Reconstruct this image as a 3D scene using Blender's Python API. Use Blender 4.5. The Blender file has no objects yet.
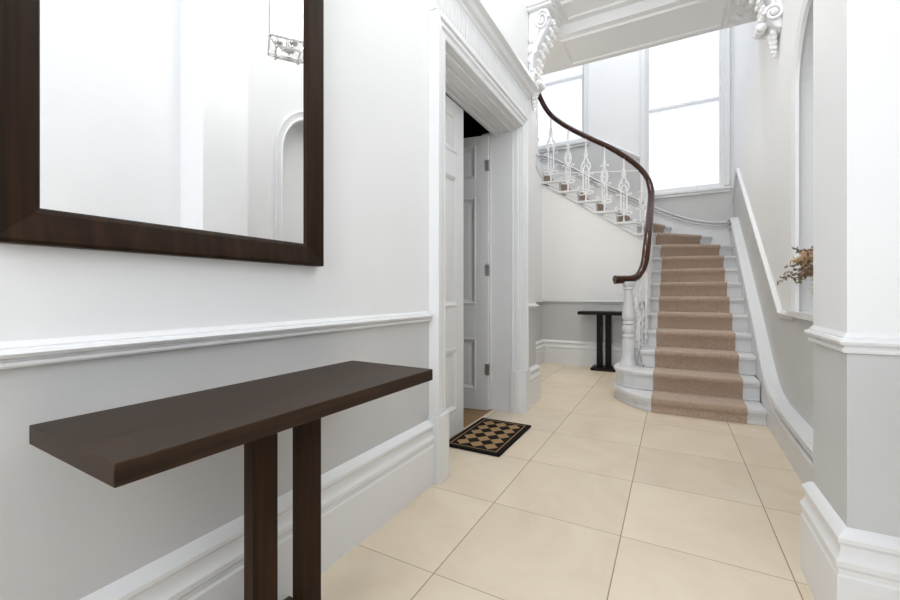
import bpy, bmesh, math, random
from mathutils import Vector, Matrix
from mathutils.geometry import tessellate_polygon
random.seed(7)
sc = bpy.context.scene
COL = sc.collection
PI = math.pi
R = math.radians

# ------------------------------------------------------------------ materials
def new_mat(name):
    m = bpy.data.materials.new(name); m.use_nodes = True
    nt = m.node_tree; b = nt.nodes['Principled BSDF']
    return m, nt, b

def paint(name, col, rough=.5, var=.03, scale=6., bump=.03, spec=.5):
    m, nt, b = new_mat(name); N = nt.nodes; L = nt.links
    geo = N.new('ShaderNodeNewGeometry')
    nz = N.new('ShaderNodeTexNoise'); nz.inputs['Scale'].default_value = scale; nz.inputs['Detail'].default_value = 5
    L.new(geo.outputs['Position'], nz.inputs['Vector'])
    rp = N.new('ShaderNodeMapRange'); rp.inputs['To Min'].default_value = 1-var; rp.inputs['To Max'].default_value = 1+var
    L.new(nz.outputs['Fac'], rp.inputs['Value'])
    mx = N.new('ShaderNodeVectorMath'); mx.operation = 'SCALE'; mx.inputs[0].default_value = col
    L.new(rp.outputs['Result'], mx.inputs['Scale']); L.new(mx.outputs['Vector'], b.inputs['Base Color'])
    n2 = N.new('ShaderNodeTexNoise'); n2.inputs['Scale'].default_value = 60; L.new(geo.outputs['Position'], n2.inputs['Vector'])
    bp = N.new('ShaderNodeBump'); bp.inputs['Strength'].default_value = bump; bp.inputs['Distance'].default_value = .01
    L.new(n2.outputs['Fac'], bp.inputs['Height']); L.new(bp.outputs['Normal'], b.inputs['Normal'])
    b.inputs['Roughness'].default_value = rough; b.inputs['Specular IOR Level'].default_value = spec
    return m

def wood(name, c1, c2, rough=.35, axis=1, scale=1.0, spec=.5):
    m, nt, b = new_mat(name); N = nt.nodes; L = nt.links
    tc = N.new('ShaderNodeTexCoord'); mp = N.new('ShaderNodeMapping')
    s = [28*scale]*3; s[axis] = 1.6*scale; mp.inputs['Scale'].default_value = s
    L.new(tc.outputs['Object'], mp.inputs['Vector'])
    nz = N.new('ShaderNodeTexNoise'); nz.inputs['Scale'].default_value = 1.4; nz.inputs['Detail'].default_value = 8; nz.inputs['Distortion'].default_value = .6
    L.new(mp.outputs['Vector'], nz.inputs['Vector'])
    cr = N.new('ShaderNodeValToRGB'); e = cr.color_ramp.elements
    e[0].position = .3; e[0].color = (*c1, 1); e[1].position = .72; e[1].color = (*c2, 1)
    L.new(nz.outputs['Fac'], cr.inputs['Fac']); L.new(cr.outputs['Color'], b.inputs['Base Color'])
    rr = N.new('ShaderNodeMapRange'); rr.inputs['To Min'].default_value = rough-.06; rr.inputs['To Max'].default_value = rough+.08
    L.new(nz.outputs['Fac'], rr.inputs['Value']); L.new(rr.outputs['Result'], b.inputs['Roughness'])
    bp = N.new('ShaderNodeBump'); bp.inputs['Strength'].default_value = .06; bp.inputs['Distance'].default_value = .004
    L.new(nz.outputs['Fac'], bp.inputs['Height']); L.new(bp.outputs['Normal'], b.inputs['Normal'])
    b.inputs['Specular IOR Level'].default_value = spec
    return m

def metal(name, col, rough=.3, metallic=1.):
    m, nt, b = new_mat(name); N = nt.nodes; L = nt.links
    nz = N.new('ShaderNodeTexNoise'); nz.inputs['Scale'].default_value = 40
    rr = N.new('ShaderNodeMapRange'); rr.inputs['To Min'].default_value = max(rough-.05, 0.02); rr.inputs['To Max'].default_value = rough+.08
    L.new(nz.outputs['Fac'], rr.inputs['Value']); L.new(rr.outputs['Result'], b.inputs['Roughness'])
    b.inputs['Base Color'].default_value = (*col, 1); b.inputs['Metallic'].default_value = metallic
    return m

def tile_floor():
    m, nt, b = new_mat('cream_tile'); N = nt.nodes; L = nt.links
    geo = N.new('ShaderNodeNewGeometry'); sp = N.new('ShaderNodeSeparateXYZ'); L.new(geo.outputs['Position'], sp.inputs['Vector'])
    def M(op, a, bb=None, cl=False):
        n = N.new('ShaderNodeMath'); n.operation = op; n.use_clamp = cl
        for i, v in enumerate((a, bb)):
            if v is None: continue
            if isinstance(v, (int, float)): n.inputs[i].default_value = v
            else: L.new(v, n.inputs[i])
        return n.outputs[0]
    S = TILE
    fx = M('DIVIDE', M('SUBTRACT', sp.outputs['X'], TX), S); fy = M('DIVIDE', M('SUBTRACT', sp.outputs['Y'], TY), S)
    dx = M('MINIMUM', M('FRACT', fx), M('SUBTRACT', 1., M('FRACT', fx)))
    dy = M('MINIMUM', M('FRACT', fy), M('SUBTRACT', 1., M('FRACT', fy)))
    gx = M('LESS_THAN', dx, .0040); gy = M('LESS_THAN', dy, .0028)
    g = M('MAXIMUM', gx, gy)
    cid = N.new('ShaderNodeCombineXYZ'); L.new(M('FLOOR', fx), cid.inputs['X']); L.new(M('FLOOR', fy), cid.inputs['Y'])
    wn = N.new('ShaderNodeTexWhiteNoise'); L.new(cid.outputs[0], wn.inputs['Vector'])
    nz = N.new('ShaderNodeTexNoise'); nz.inputs['Scale'].default_value = 2.2; nz.inputs['Detail'].default_value = 9; nz.inputs['Roughness'].default_value = .62; nz.inputs['Distortion'].default_value = .8
    ad = N.new('ShaderNodeVectorMath'); ad.operation = 'MULTIPLY_ADD'; ad.inputs[1].default_value = (9, 9, 9)
    L.new(wn.outputs['Color'], ad.inputs[0]); L.new(geo.outputs['Position'], ad.inputs[2]); L.new(ad.outputs[0], nz.inputs['Vector'])
    cr = N.new('ShaderNodeValToRGB'); e = cr.color_ramp.elements
    e[0].position = .32; e[0].color = (.665, .570, .435, 1); e[1].position = .66; e[1].color = (.750, .658, .522, 1)
    L.new(nz.outputs['Fac'], cr.inputs['Fac'])
    hv = N.new('ShaderNodeHueSaturation'); L.new(cr.outputs['Color'], hv.inputs['Color'])
    mr = N.new('ShaderNodeMapRange'); mr.inputs['To Min'].default_value = .96; mr.inputs['To Max'].default_value = 1.04
    L.new(wn.outputs['Value'], mr.inputs['Value']); L.new(mr.outputs['Result'], hv.inputs['Value'])
    mix = N.new('ShaderNodeMix'); mix.data_type = 'RGBA'; L.new(g, mix.inputs['Factor']); L.new(hv.outputs['Color'], mix.inputs['A'])
    mix.inputs['B'].default_value = (.33, .25, .17, 1)
    L.new(mix.outputs['Result'], b.inputs['Base Color'])
    rg = M('MULTIPLY_ADD', g, .3); N[-1].inputs[2].default_value = .34
    L.new(rg, b.inputs['Roughness'])
    bp = N.new('ShaderNodeBump'); bp.inputs['Strength'].default_value = .35; bp.inputs['Distance'].default_value = .002
    L.new(M('SUBTRACT', 1., g), bp.inputs['Height']); L.new(bp.outputs['Normal'], b.inputs['Normal'])
    b.inputs['Specular IOR Level'].default_value = .35
    return m

def carpet_mat():
    m, nt, b = new_mat('taupe_carpet'); N = nt.nodes; L = nt.links
    geo = N.new('ShaderNodeNewGeometry')
    mp = N.new('ShaderNodeMapping'); mp.inputs['Scale'].default_value = (190, 40, 40); L.new(geo.outputs['Position'], mp.inputs['Vector'])
    nz = N.new('ShaderNodeTexNoise'); nz.inputs['Scale'].default_value = 1.; nz.inputs['Detail'].default_value = 4; L.new(mp.outputs['Vector'], nz.inputs['Vector'])
    n2 = N.new('ShaderNodeTexNoise'); n2.inputs['Scale'].default_value = 260; L.new(geo.outputs['Position'], n2.inputs['Vector'])
    ad = N.new('ShaderNodeMath'); ad.operation = 'MULTIPLY_ADD'; ad.inputs[1].default_value = .5
    L.new(n2.outputs['Fac'], ad.inputs[0])
    hf = N.new('ShaderNodeMath'); hf.operation = 'MULTIPLY'; hf.inputs[1].default_value = .5; L.new(nz.outputs['Fac'], hf.inputs[0]); L.new(hf.outputs[0], ad.inputs[2])
    cr = N.new('ShaderNodeValToRGB'); e = cr.color_ramp.elements
    e[0].position = .36; e[0].color = (.30, .222, .170, 1); e[1].position = .64; e[1].color = (.52, .40, .312, 1)
    L.new(ad.outputs[0], cr.inputs['Fac']); L.new(cr.outputs['Color'], b.inputs['Base Color'])
    bp = N.new('ShaderNodeBump'); bp.inputs['Strength'].default_value = .5; bp.inputs['Distance'].default_value = .004
    L.new(ad.outputs[0], bp.inputs['Height']); L.new(bp.outputs['Normal'], b.inputs['Normal'])
    b.inputs['Roughness'].default_value = .95; b.inputs['Specular IOR Level'].default_value = .1
    b.inputs['Sheen Weight'].default_value = .25
    return m

def mat_pattern(hx, hy):
    """doormat: black field, tan diamonds, thin tan border line (object space, centre origin)"""
    m, nt, b = new_mat('diamond_coir'); N = nt.nodes; L = nt.links
    tc = N.new('ShaderNodeTexCoord'); sp = N.new('ShaderNodeSeparateXYZ'); L.new(tc.outputs['Object'], sp.inputs['Vector'])
    def M(op, a, bb=None):
        n = N.new('ShaderNodeMath'); n.operation = op
        for i, v in enumerate((a, bb)):
            if v is None: continue
            if isinstance(v, (int, float)): n.inputs[i].default_value = v
            else: L.new(v, n.inputs[i])
        return n.outputs[0]
    ax = M('ABSOLUTE', sp.outputs['X']); ay = M('ABSOLUTE', sp.outputs['Y'])
    ex = M('SUBTRACT', hx, ax); ey = M('SUBTRACT', hy, ay); ed = M('MINIMUM', ex, ey)
    line = M('MULTIPLY', M('GREATER_THAN', ed, .034), M('LESS_THAN', ed, .042))
    px, py = (hx-.055)*2/3, (hy-.055)*2/5.
    u = M('ADD', M('DIVIDE', sp.outputs['X'], px), M('DIVIDE', sp.outputs['Y'], py)); v = M('SUBTRACT', M('DIVIDE', sp.outputs['X'], px), M('DIVIDE', sp.outputs['Y'], py))
    s = M('ADD', M('FLOOR', M('ADD', u, .5)), M('FLOOR', M('ADD', v, .5)))
    ck = M('LESS_THAN', M('ABSOLUTE', M('MODULO', s, 2.)), .5)
    fld = M('MULTIPLY', ck, M('GREATER_THAN', ed, .055))
    f = M('MAXIMUM', line, fld)
    nz = N.new('ShaderNodeTexNoise'); nz.inputs['Scale'].default_value = 350; L.new(tc.outputs['Object'], nz.inputs['Vector'])
    mix = N.new('ShaderNodeMix'); mix.data_type = 'RGBA'; L.new(f, mix.inputs['Factor'])
    mix.inputs['A'].default_value = (.012, .010, .010, 1); mix.inputs['B'].default_value = (.36, .235, .12, 1)
    hv = N.new('ShaderNodeHueSaturation'); L.new(mix.outputs['Result'], hv.inputs['Color'])
    mr = N.new('ShaderNodeMapRange'); mr.inputs['To Min'].default_value = .65; mr.inputs['To Max'].default_value = 1.35
    L.new(nz.outputs['Fac'], mr.inputs['Value']); L.new(mr.outputs['Result'], hv.inputs['Value'])
    L.new(hv.outputs['Color'], b.inputs['Base Color'])
    bp = N.new('ShaderNodeBump'); bp.inputs['Strength'].default_value = .6; bp.inputs['Distance'].default_value = .004
    L.new(nz.outputs['Fac'], bp.inputs['Height']); L.new(bp.outputs['Normal'], b.inputs['Normal'])
    b.inputs['Roughness'].default_value = .95; b.inputs['Specular IOR Level'].default_value = .1
    return m

def pane_mat():
    m = bpy.data.materials.new('frosted_window_glass'); m.use_nodes = True; nt = m.node_tree; N = nt.nodes; L = nt.links
    N.clear(); out = N.new('ShaderNodeOutputMaterial')
    tr = N.new('ShaderNodeBsdfTransparent'); tr.inputs['Color'].default_value = (.97, .98, 1, 1)
    tl = N.new('ShaderNodeBsdfTranslucent'); tl.inputs['Color'].default_value = (.95, .97, 1, 1)
    mx = N.new('ShaderNodeMixShader'); mx.inputs['Fac'].default_value = .35
    L.new(tr.outputs[0], mx.inputs[1]); L.new(tl.outputs[0], mx.inputs[2]); L.new(mx.outputs[0], out.inputs['Surface'])
    return m

def clear_glass():
    m = bpy.data.materials.new('lantern_glass'); m.use_nodes = True; nt = m.node_tree; N = nt.nodes; L = nt.links
    N.clear(); out = N.new('ShaderNodeOutputMaterial')
    tr = N.new('ShaderNodeBsdfTransparent'); tr.inputs['Color'].default_value = (.96, .97, .97, 1)
    gl = N.new('ShaderNodeBsdfGlossy'); gl.inputs['Roughness'].default_value = .03
    mx = N.new('ShaderNodeMixShader'); mx.inputs['Fac'].default_value = .07
    tl = N.new('ShaderNodeBsdfTranslucent'); tl.inputs['Color'].default_value = (.95, .95, .94, 1)
    m2 = N.new('ShaderNodeMixShader'); m2.inputs['Fac'].default_value = .30; L.new(tr.outputs[0], m2.inputs[1]); L.new(tl.outputs[0], m2.inputs[2])
    L.new(m2.outputs[0], mx.inputs[1]); L.new(gl.outputs[0], mx.inputs[2]); L.new(mx.outputs[0], out.inputs['Surface'])
    return m

def emit(name, col, s):
    m = bpy.data.materials.new(name); m.use_nodes = True; nt = m.node_tree; N = nt.nodes; L = nt.links
    N.clear(); out = N.new('ShaderNodeOutputMaterial'); e = N.new('ShaderNodeEmission')
    e.inputs['Color'].default_value = (*col, 1); e.inputs['Strength'].default_value = s
    L.new(e.outputs[0], out.inputs['Surface']); return m

TILE, TX, TY = .601, -.802-.601*4, 1.347
WHITE = paint('white_wall_paint', (.80, .808, .815), .55, .015)
GREY = paint('pale_grey_dado_paint', (.55, .556, .558), .5, .07, 2.5)
TRIM = paint('white_gloss_trim', (.755, .765, .775), .32, .02)
DOORM = paint('white_door_paint', (.74, .75, .76), .35, .02)
STAIRW = paint('white_stair_paint', (.67, .68, .695), .38, .05, 5)
IRON = paint('white_cast_iron', (.84, .85, .86), .4, .05, 20)
PLASTER = paint('white_plaster', (.81, .815, .82), .6, .02, 20, .06)
DARKROOM = paint('dark_room_shade', (.03, .03, .03), .9, .05)  # near-black colour stands in for the darkness of the unlit room
OAK = wood('brown_floorboard', (.20, .115, .045), (.36, .22, .095), .45, 0, .5)
WENGE_Y = wood('dark_wood_along', (.013, .0062, .0025), (.046, .0245, .0115), .42, 1, 1., .2)
WENGE_X = wood('dark_wood_across', (.009, .0042, .0018), (.027, .0135, .0065), .45, 0, 1., .14)
WENGE_Z = wood('dark_wood_upright', (.012, .0055, .0022), (.042, .020, .0085), .48, 2, 1., .12)
WENGE_F = wood('dark_mirror_frame_wood', (.010, .0045, .0017), (.032, .0155, .0065), .45, 2, .8, .14)
BLACKW = wood('black_stained_wood', (.004, .003, .0025), (.010, .007, .005), .45, 0, 1., .2)
MAHOG = wood('polished_mahogany', (.020, .0055, .0022), (.060, .0165, .0065), .2, 1, 1., .32)
MIRROR = metal('mirror_silver', (.93, .935, .94), .03); MIRROR.node_tree.nodes['Principled BSDF'].inputs['Roughness'].default_value = 0
for l in list(MIRROR.node_tree.links):
    if l.to_socket.name == 'Roughness': MIRROR.node_tree.links.remove(l)
STEEL = metal('brushed_steel', (.45, .44, .42), .35)
CHROME = metal('polished_nickel', (.62, .61, .59), .18)
FLOORM = tile_floor(); CARPET = carpet_mat(); PANE = pane_mat(); LGLASS = clear_glass()
BULB = emit('lit_bulb', (1, .95, .86), 30)
LEAFM = paint('dried_brown_leaf', (.19, .145, .105), .8, .45, 60)
STEMM = paint('dried_stem', (.20, .13, .07), .8, .2, 60)
PEACH = paint('peach_dried_bloom', (.62, .42, .29), .9, .2, 80)
TANM = paint('tan_dried_grass', (.42, .30, .15), .9, .3, 80)
PALEG = paint('pale_dried_grass', (.62, .60, .55), .9, .2, 80)
CERAM = paint('white_ceramic', (.75, .74, .71), .25, .02)

# ------------------------------------------------------------------ objects
def wloc(o):
    v = Vector((0, 0, 0))
    while o: v = v+o.location; o = o.parent
    return v

def tag(o, label=None, cat=None, group=None, kind=None):
    if label: o['label'] = label
    if cat: o['category'] = cat
    if group: o['group'] = group
    if kind: o['kind'] = kind
    return o

def empty(name, loc, label=None, cat=None, group=None):
    o = bpy.data.objects.new(name, None); COL.objects.link(o); o.location = loc; o.empty_display_size = .1
    return tag(o, label, cat, group)

def basis(n, t):
    n = Vector(n).normalized(); t = Vector(t).normalized(); s = n.cross(t).normalized(); return n, t, s

class MB:
    def __init__(s): s.v = []; s.f = []; s.mi = []
    def add(s, vs, fs, mi=0):
        o = len(s.v); s.v += [tuple(v) for v in vs]; s.f += [tuple(i+o for i in f) for f in fs]; s.mi += [mi]*len(fs); return s
    def box(s, a, b, mi=0):
        x0, y0, z0 = a; x1, y1, z1 = b
        return s.add([(x0,y0,z0),(x1,y0,z0),(x1,y1,z0),(x0,y1,z0),(x0,y0,z1),(x1,y0,z1),(x1,y1,z1),(x0,y1,z1)],
                     [(0,3,2,1),(4,5,6,7),(0,1,5,4),(1,2,6,5),(2,3,7,6),(3,0,4,7)], mi)
    def prism(s, poly, d0, d1, axis=2, mi=0):
        """extrude a 2D polygon along an axis: axis 2 -> (x,y); axis 0 -> (y,z); axis 1 -> (x,z)"""
        def P(p, d): return (p[0], p[1], d) if axis == 2 else ((d, p[0], p[1]) if axis == 0 else (p[0], d, p[1]))
        n = len(poly); tri = tessellate_polygon([[Vector((p[0], p[1], 0)) for p in poly]])
        vs = [P(p, d0) for p in poly]+[P(p, d1) for p in poly]
        fs = [tuple(t) for t in tri]+[tuple(i+n for i in reversed(t)) for t in tri]+[(i, (i+1) % n, (i+1) % n+n, i+n) for i in range(n)]
        return s.add(vs, fs, mi)
    def sweep(s, prof, path, n, closed=False, mi=0):
        """profile (a along n, b along n x t) swept along a planar path, mitred"""
        path = [Vector(p) for p in path]; n = Vector(n).normalized(); N = len(path); rings = []
        for i in range(N):
            if closed: tp = (path[i]-path[i-1]).normalized(); tn = (path[(i+1) % N]-path[i]).normalized()
            else:
                tp = (path[i]-path[i-1]).normalized() if i > 0 else None; tn = (path[i+1]-path[i]).normalized() if i < N-1 else None
                tp = tp or tn; tn = tn or tp
            sp = n.cross(tp).normalized(); sn = n.cross(tn).normalized(); m = (sp+sn)
            m = m.normalized() if m.length > 1e-6 else sp
            k = 1/max(m.dot(sp), .25)
            rings.append([path[i]+n*a+m*(b*k) for a, b in prof])
        return s.rings(rings, closed, mi)
    def rings(s, rings, closed=False, mi=0, caps=True):
        m = len(rings[0]); vs = [v for r in rings for v in r]; fs = []; N = len(rings)
        for i in range(N if closed else N-1):
            j = (i+1) % N
            for k in range(m):
                l = (k+1) % m; fs.append((i*m+k, i*m+l, j*m+l, j*m+k))
        if not closed and caps:
            fs.append(tuple(range(m-1, -1, -1))); fs.append(tuple((N-1)*m+k for k in range(m)))
        return s.add(vs, fs, mi)
    def hsweep(s, prof, path, mi=0):
        """profile (out, z) swept along a horizontal path; 'out' is to the right of travel"""
        N = len(path); rings = []
        for i in range(N):
            d = []
            if i > 0: d.append((Vector(path[i])-Vector(path[i-1])).normalized())
            if i < N-1: d.append((Vector(path[i+1])-Vector(path[i])).normalized())
            ns = [Vector((q.y, -q.x)) for q in d]; m = ns[0] if len(ns) == 1 else (ns[0]+ns[1]).normalized()
            k = 1/max(m.dot(ns[0]), .25)
            rings.append([(path[i][0]+m.x*a*k, path[i][1]+m.y*a*k, z) for a, z in prof])
        return s.rings(rings, False, mi)
    def tube(s, path, r, seg=6, mi=0, flat=None, up=(0, 0, 1), closed=False):
        path = [Vector(p) for p in path]; N = len(path); rings = []; last = None
        for i in range(N):
            if closed: t = (path[(i+1) % N]-path[i-1]).normalized()
            else: t = (path[min(i+1, N-1)]-path[max(i-1, 0)]).normalized()
            u = Vector(up)
            a = t.cross(u)
            if a.length < 1e-3: a = last if last is not None else t.cross(Vector((0, 1, .01)))
            a.normalize(); last = a; b = a.cross(t).normalized()
            ri = r[i] if isinstance(r, (list, tuple)) else r
            ra, rb = (ri, ri) if flat is None else (ri*flat[0], ri*flat[1])
            rings.append([path[i]+a*(ra*math.cos(2*PI*k/seg))+b*(rb*math.sin(2*PI*k/seg)) for k in range(seg)])
        return s.rings(rings, closed, mi)
    def lathe(s, prof, c=(0, 0, 0), seg=24, mi=0):
        rings = [[(c[0]+r*math.cos(2*PI*k/seg), c[1]+r*math.sin(2*PI*k/seg), c[2]+z) for k in range(seg)] for r, z in prof]
        return s.rings(rings, False, mi)
    def ball(s, c, r, seg=10, rng=6, mi=0, sq=(1, 1, 1), M=None):
        rings = []
        for i in range(rng+1):
            ph = PI*i/rng; rr = max(math.sin(ph), .02)
            ring = [Vector((rr*math.cos(2*PI*k/seg)*r*sq[0], rr*math.sin(2*PI*k/seg)*r*sq[1], -math.cos(ph)*r*sq[2])) for k in range(seg)]
            if M: ring = [M @ v for v in ring]
            rings.append([v+Vector(c) for v in ring])
        return s.rings(rings, False, mi)
    def build(s, name, mats, parent=None, smooth=False, bevel=0, seg=2, origin=None):
        o0 = wloc(parent) if parent else Vector(origin or (0, 0, 0))
        me = bpy.data.meshes.new(name); me.from_pydata([tuple(Vector(v)-o0) for v in s.v], [], s.f)
        for m in (mats if isinstance(mats, (list, tuple)) else [mats]): me.materials.append(m)
        for p, i in zip(me.polygons, s.mi): p.material_index = i
        bm = bmesh.new(); bm.from_mesh(me); bmesh.ops.recalc_face_normals(bm, faces=bm.faces); bm.to_mesh(me); bm.free()
        o = bpy.data.objects.new(name, me); COL.objects.link(o)
        if parent: o.parent = parent
        else: o.location = o0
        if bevel:
            b = o.modifiers.new('bevel', 'BEVEL'); b.width = bevel; b.segments = seg; b.limit_method = 'ANGLE'; b.angle_limit = R(35)
        if smooth:
            for p in me.polygons: p.use_smooth = True
            me.set_sharp_from_angle(angle=R(28 if smooth is True else smooth))
        return o

def structure(o, label, cat): return tag(o, label, cat, None, 'structure')

def wall(name, plane, c, sgn, polys, th, mats, label):
    """plane 'x': polygons in (y,z) at x=c, 'y': polygons in (x,z) at y=c; sgn = facing; polys: (outer, holes, material)"""
    bm = bmesh.new()
    for outer, holes, mi in polys:
        loops = [outer]+list(holes); pts = [p for l in loops for p in l]
        tri = tessellate_polygon([[Vector((p[0], p[1], 0)) for p in l] for l in loops])
        V = [bm.verts.new((c, p[0], p[1]) if plane == 'x' else (p[0], c, p[1])) for p in pts]
        for t in tri:
            try: f = bm.faces.new([V[i] for i in t])
            except ValueError: continue
            f.material_index = mi; f.normal_update()
            nv = f.normal.x if plane == 'x' else f.normal.y
            if nv*sgn < 0: f.normal_flip()
    bmesh.ops.remove_doubles(bm, verts=bm.verts, dist=1e-4)
    me = bpy.data.meshes.new(name); bm.to_mesh(me); bm.free()
    for m in mats: me.materials.append(m)
    o = bpy.data.objects.new(name, me); COL.objects.link(o)
    s = o.modifiers.new('thickness', 'SOLIDIFY'); s.thickness = th; s.offset = -1
    return structure(o, label, 'wall')

PIV, ANG = Vector((.752, 6.03, 0)), -R(1.17)     # the right wall runs a touch out of square
def skew(o):
    p = PIV-(wloc(o.parent) if o.parent else Vector((0, 0, 0))); M = Matrix.Rotation(ANG, 3, 'Z')
    if not o.parent and o.location.length: o.location = PIV+M @ (o.location-PIV)
    else: o.location = p-M @ p
    o.rotation_euler = (0, 0, ANG); return o

def catmull(pts, n=6):
    pts = [Vector(p) for p in pts]; out = []
    for i in range(len(pts)-1):
        p0 = pts[max(i-1, 0)]; p1 = pts[i]; p2 = pts[i+1]; p3 = pts[min(i+2, len(pts)-1)]
        for k in range(n):
            t = k/n
            out.append(.5*((2*p1)+(p2-p0)*t+(2*p0-5*p1+4*p2-p3)*t*t+(3*p1-p0-3*p2+p3)*t**3))
    out.append(pts[-1]); return out

# ------------------------------------------------------------------ profiles  (out, up)
BASE_P = [(0, 0), (.040, 0), (.040, .215), (.034, .222), (.034, .236), (.042, .246), (.042, .262), (.034, .272), (.026, .288), (.026, .306), (.036, .318), (.036, .330), (.024, .342), (.012, .352), (0, .356)]
DADO_P = [(0, .914), (.014, .915), (.018, .920), (.018, .927), (.010, .929), (.010, .933), (.026, .937), (.031, .945), (.027, .952), (.015, .954), (.015, .958), (.009, .962), (.004, .966), (0, .970)]
XL, XR = -1.215, .752      # left hall wall, right wall surfaces
DZ = .945                 # colour break under the dado rail

# ------------------------------------------------------------------ shell
fl = MB().box((-3.6, -1.7, -.15), (2.0, 7.6, 0)).build('floor', FLOORM)
structure(fl, 'cream square floor tiles laid through the hall', 'floor')

wall('wall_left', 'x', XL, 1, [
    ([(-1.5, 0), (2.1, 0), (2.1, DZ), (-1.5, DZ)], [], 1),
    ([(3.52, 0), (4.05, 0), (4.05, DZ), (3.52, DZ)], [], 1),
    ([(-1.5, DZ), (2.1, DZ), (2.1, 2.56), (3.52, 2.56), (3.52, DZ), (4.05, DZ), (4.05, 4.35), (-1.5, 4.35)], [], 0)],
    .25, [WHITE, GREY], 'left hall wall, white above and pale grey below the rail, behind the big mirror')

# right wall: niche with an arched head, grey dado below a raking rail
NY0, NY1, NZ0, NSP = 2.42, 3.39, .95, 2.34
def niche_loop():
    yc = (NY0+NY1)/2; r = (NY1-NY0)/2
    return [(NY0, NZ0), (NY1, NZ0)]+[(yc+r*math.cos(R(a)), NSP+r*math.sin(R(a))) for a in range(0, 181, 10)]
RAKE = [(3.80, .92), (6.55, 2.70), (7.18, 2.40)]
rw = wall('wall_right', 'x', XR, -1, [
    ([(1.75, 0), (7.2, 0), (7.2, 2.40), (6.55, 2.70), (3.80, .92), (1.75, .925)], [], 1),
    ([(1.75, .925), (3.80, .92), (6.55, 2.70), (7.2, 2.40), (7.2, 6.6), (1.75, 6.6)], [niche_loop()], 0)],
    .30, [WHITE, GREY], 'right wall climbing beside the stairs, with an arched niche near the square pier')
nb = MB().box((XR+.20, NY0-.2, NZ0-.2), (XR+.33, NY1+.2, NSP+.8)).build('wall_niche', WHITE)
skew(rw); skew(nb); structure(nb, 'plain white back of the arched niche in the right wall', 'wall')

# pier and the wall by the camera
pp = MB(); pp.box((.468, 1.68, 0), (XR+.3, 2.02, DZ), 1); pp.box((.468, 1.68, DZ), (XR+.3, 2.02, 4.35), 0)
structure(pp.build('wall_pier', [WHITE, GREY]), 'square white pier standing out from the right wall, grey below its rail', 'wall')
wall('wall_right_near', 'x', .745, -1, [
    ([(-1.5, 0), (1.68, 0), (1.68, DZ), (-1.5, DZ)], [], 1), ([(-1.5, DZ), (1.68, DZ), (1.68, 4.35), (-1.5, 4.35)], [], 0)],
    .2, [WHITE, GREY], 'plain right hall wall seen only in the big mirror')
# entrance wall behind the camera: unseen glazed opening, added and sized for fill light
wall('wall_near', 'y', -1.5, 1, [
    ([(XL-.25, 0), (.98, 0), (.98, 4.35), (XL-.25, 4.35)], [[(-1.1, .95), (.66, .95), (.66, 3.9), (-1.1, 3.9)]], 0)],
    .2, [WHITE], 'entrance wall with a wide glazed opening added to let in fill light')
en = MB()
for x in (-1.1, -.54, .06, .61): en.box((x, -1.62, .95), (x+.05, -1.56, 3.9))
for z in (.95, 2.3, 3.85): en.box((-1.1, -1.62, z), (.66, -1.56, z+.05))
ew = en.build('window_fill', TRIM); structure(ew, 'unseen white framed glazed screen added in the entrance wall for fill light', 'window')
MB().box((-1.1, -1.595, .95), (.66, -1.589, 3.9)).build('pane', PANE, ew)

structure(MB().box((XL-.3, -1.7, 4.35), (1.1, 3.84, 4.45)).build('ceiling', WHITE), 'white hall ceiling above the lantern', 'ceiling')
structure(MB().box((-3.6, 3.75, 6.6), (1.1, 7.5, 6.7)).build('ceiling_stairwell', WHITE), 'white ceiling high over the stairwell', 'ceiling')
structure(MB().box((-3.6, 3.75, 4.35), (1.1, 3.84, 6.6)).build('wall_upper_landing', WHITE), 'white wall closing the upper landing', 'wall')
structure(MB().box((-3.6, 3.84, 0), (-3.5, 7.5, 6.6)).build('wall_stairwell_left', WHITE), 'white wall closing the left of the stairwell', 'wall')
structure(MB().box((XL-.57, 4.0, 0), (XL-.02, 4.08, 3.7)).build('wall_return', WHITE), 'short return wall at the end of the left hall wall', 'wall')

# dark room behind the double door
dr = MB()
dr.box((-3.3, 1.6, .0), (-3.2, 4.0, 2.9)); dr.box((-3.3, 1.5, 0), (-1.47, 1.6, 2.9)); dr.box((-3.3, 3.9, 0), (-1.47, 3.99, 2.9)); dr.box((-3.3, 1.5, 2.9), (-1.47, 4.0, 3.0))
structure(dr.build('wall_dark_room', DARKROOM), 'walls with darkness put into their colour, in the room behind the double doors', 'wall')
structure(MB().box((-3.2, 1.6, 0), (-1.455, 3.9, .004)).build('floor_dark_room', OAK), 'brown timber floor just inside the doorway', 'floor')

# landing slab / beam over the hall
YB = 4.22
lb = MB()
lb.box((XL, 3.83, 3.80), (XR, YB, 4.35)); lb.box((-1.79, YB, 3.70), (XR, 4.88, 4.35)); lb.box((-3.5, 4.08, 3.78), (-1.79, 4.88, 4.35)); lb.box((-1.79, 4.08, 3.78), (XL, YB, 4.35))
structure(lb.build('ceiling_landing', PLASTER), 'white landing soffit crossing the hall between the two brackets', 'ceiling')
sm = MB()
PAN = [(0, 0), (.014, .004), (.018, .014), (.010, .024), (0, .03)]
sm.sweep(PAN, [(-.90, 3.90, 3.80), (.42, 3.90, 3.80), (.42, 4.12, 3.80), (-.90, 4.12, 3.80)], (0, 0, -1), True)
sm.sweep(PAN, [(-1.0, 4.32, 3.70), (.40, 4.32, 3.70), (.40, 4.78, 3.70), (-1.0, 4.78, 3.70)], (0, 0, -1), True)
structure(sm.build('trim_6', PLASTER, None, True), 'raised panel moulding on the white landing soffit', 'trim')
sr = MB()
sr.sweep(PAN, [(.47, 4.28, 3.70), (.70, 4.28, 3.70), (.70, 4.84, 3.70), (.47, 4.84, 3.70)], (0, 0, -1), True)
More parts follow.
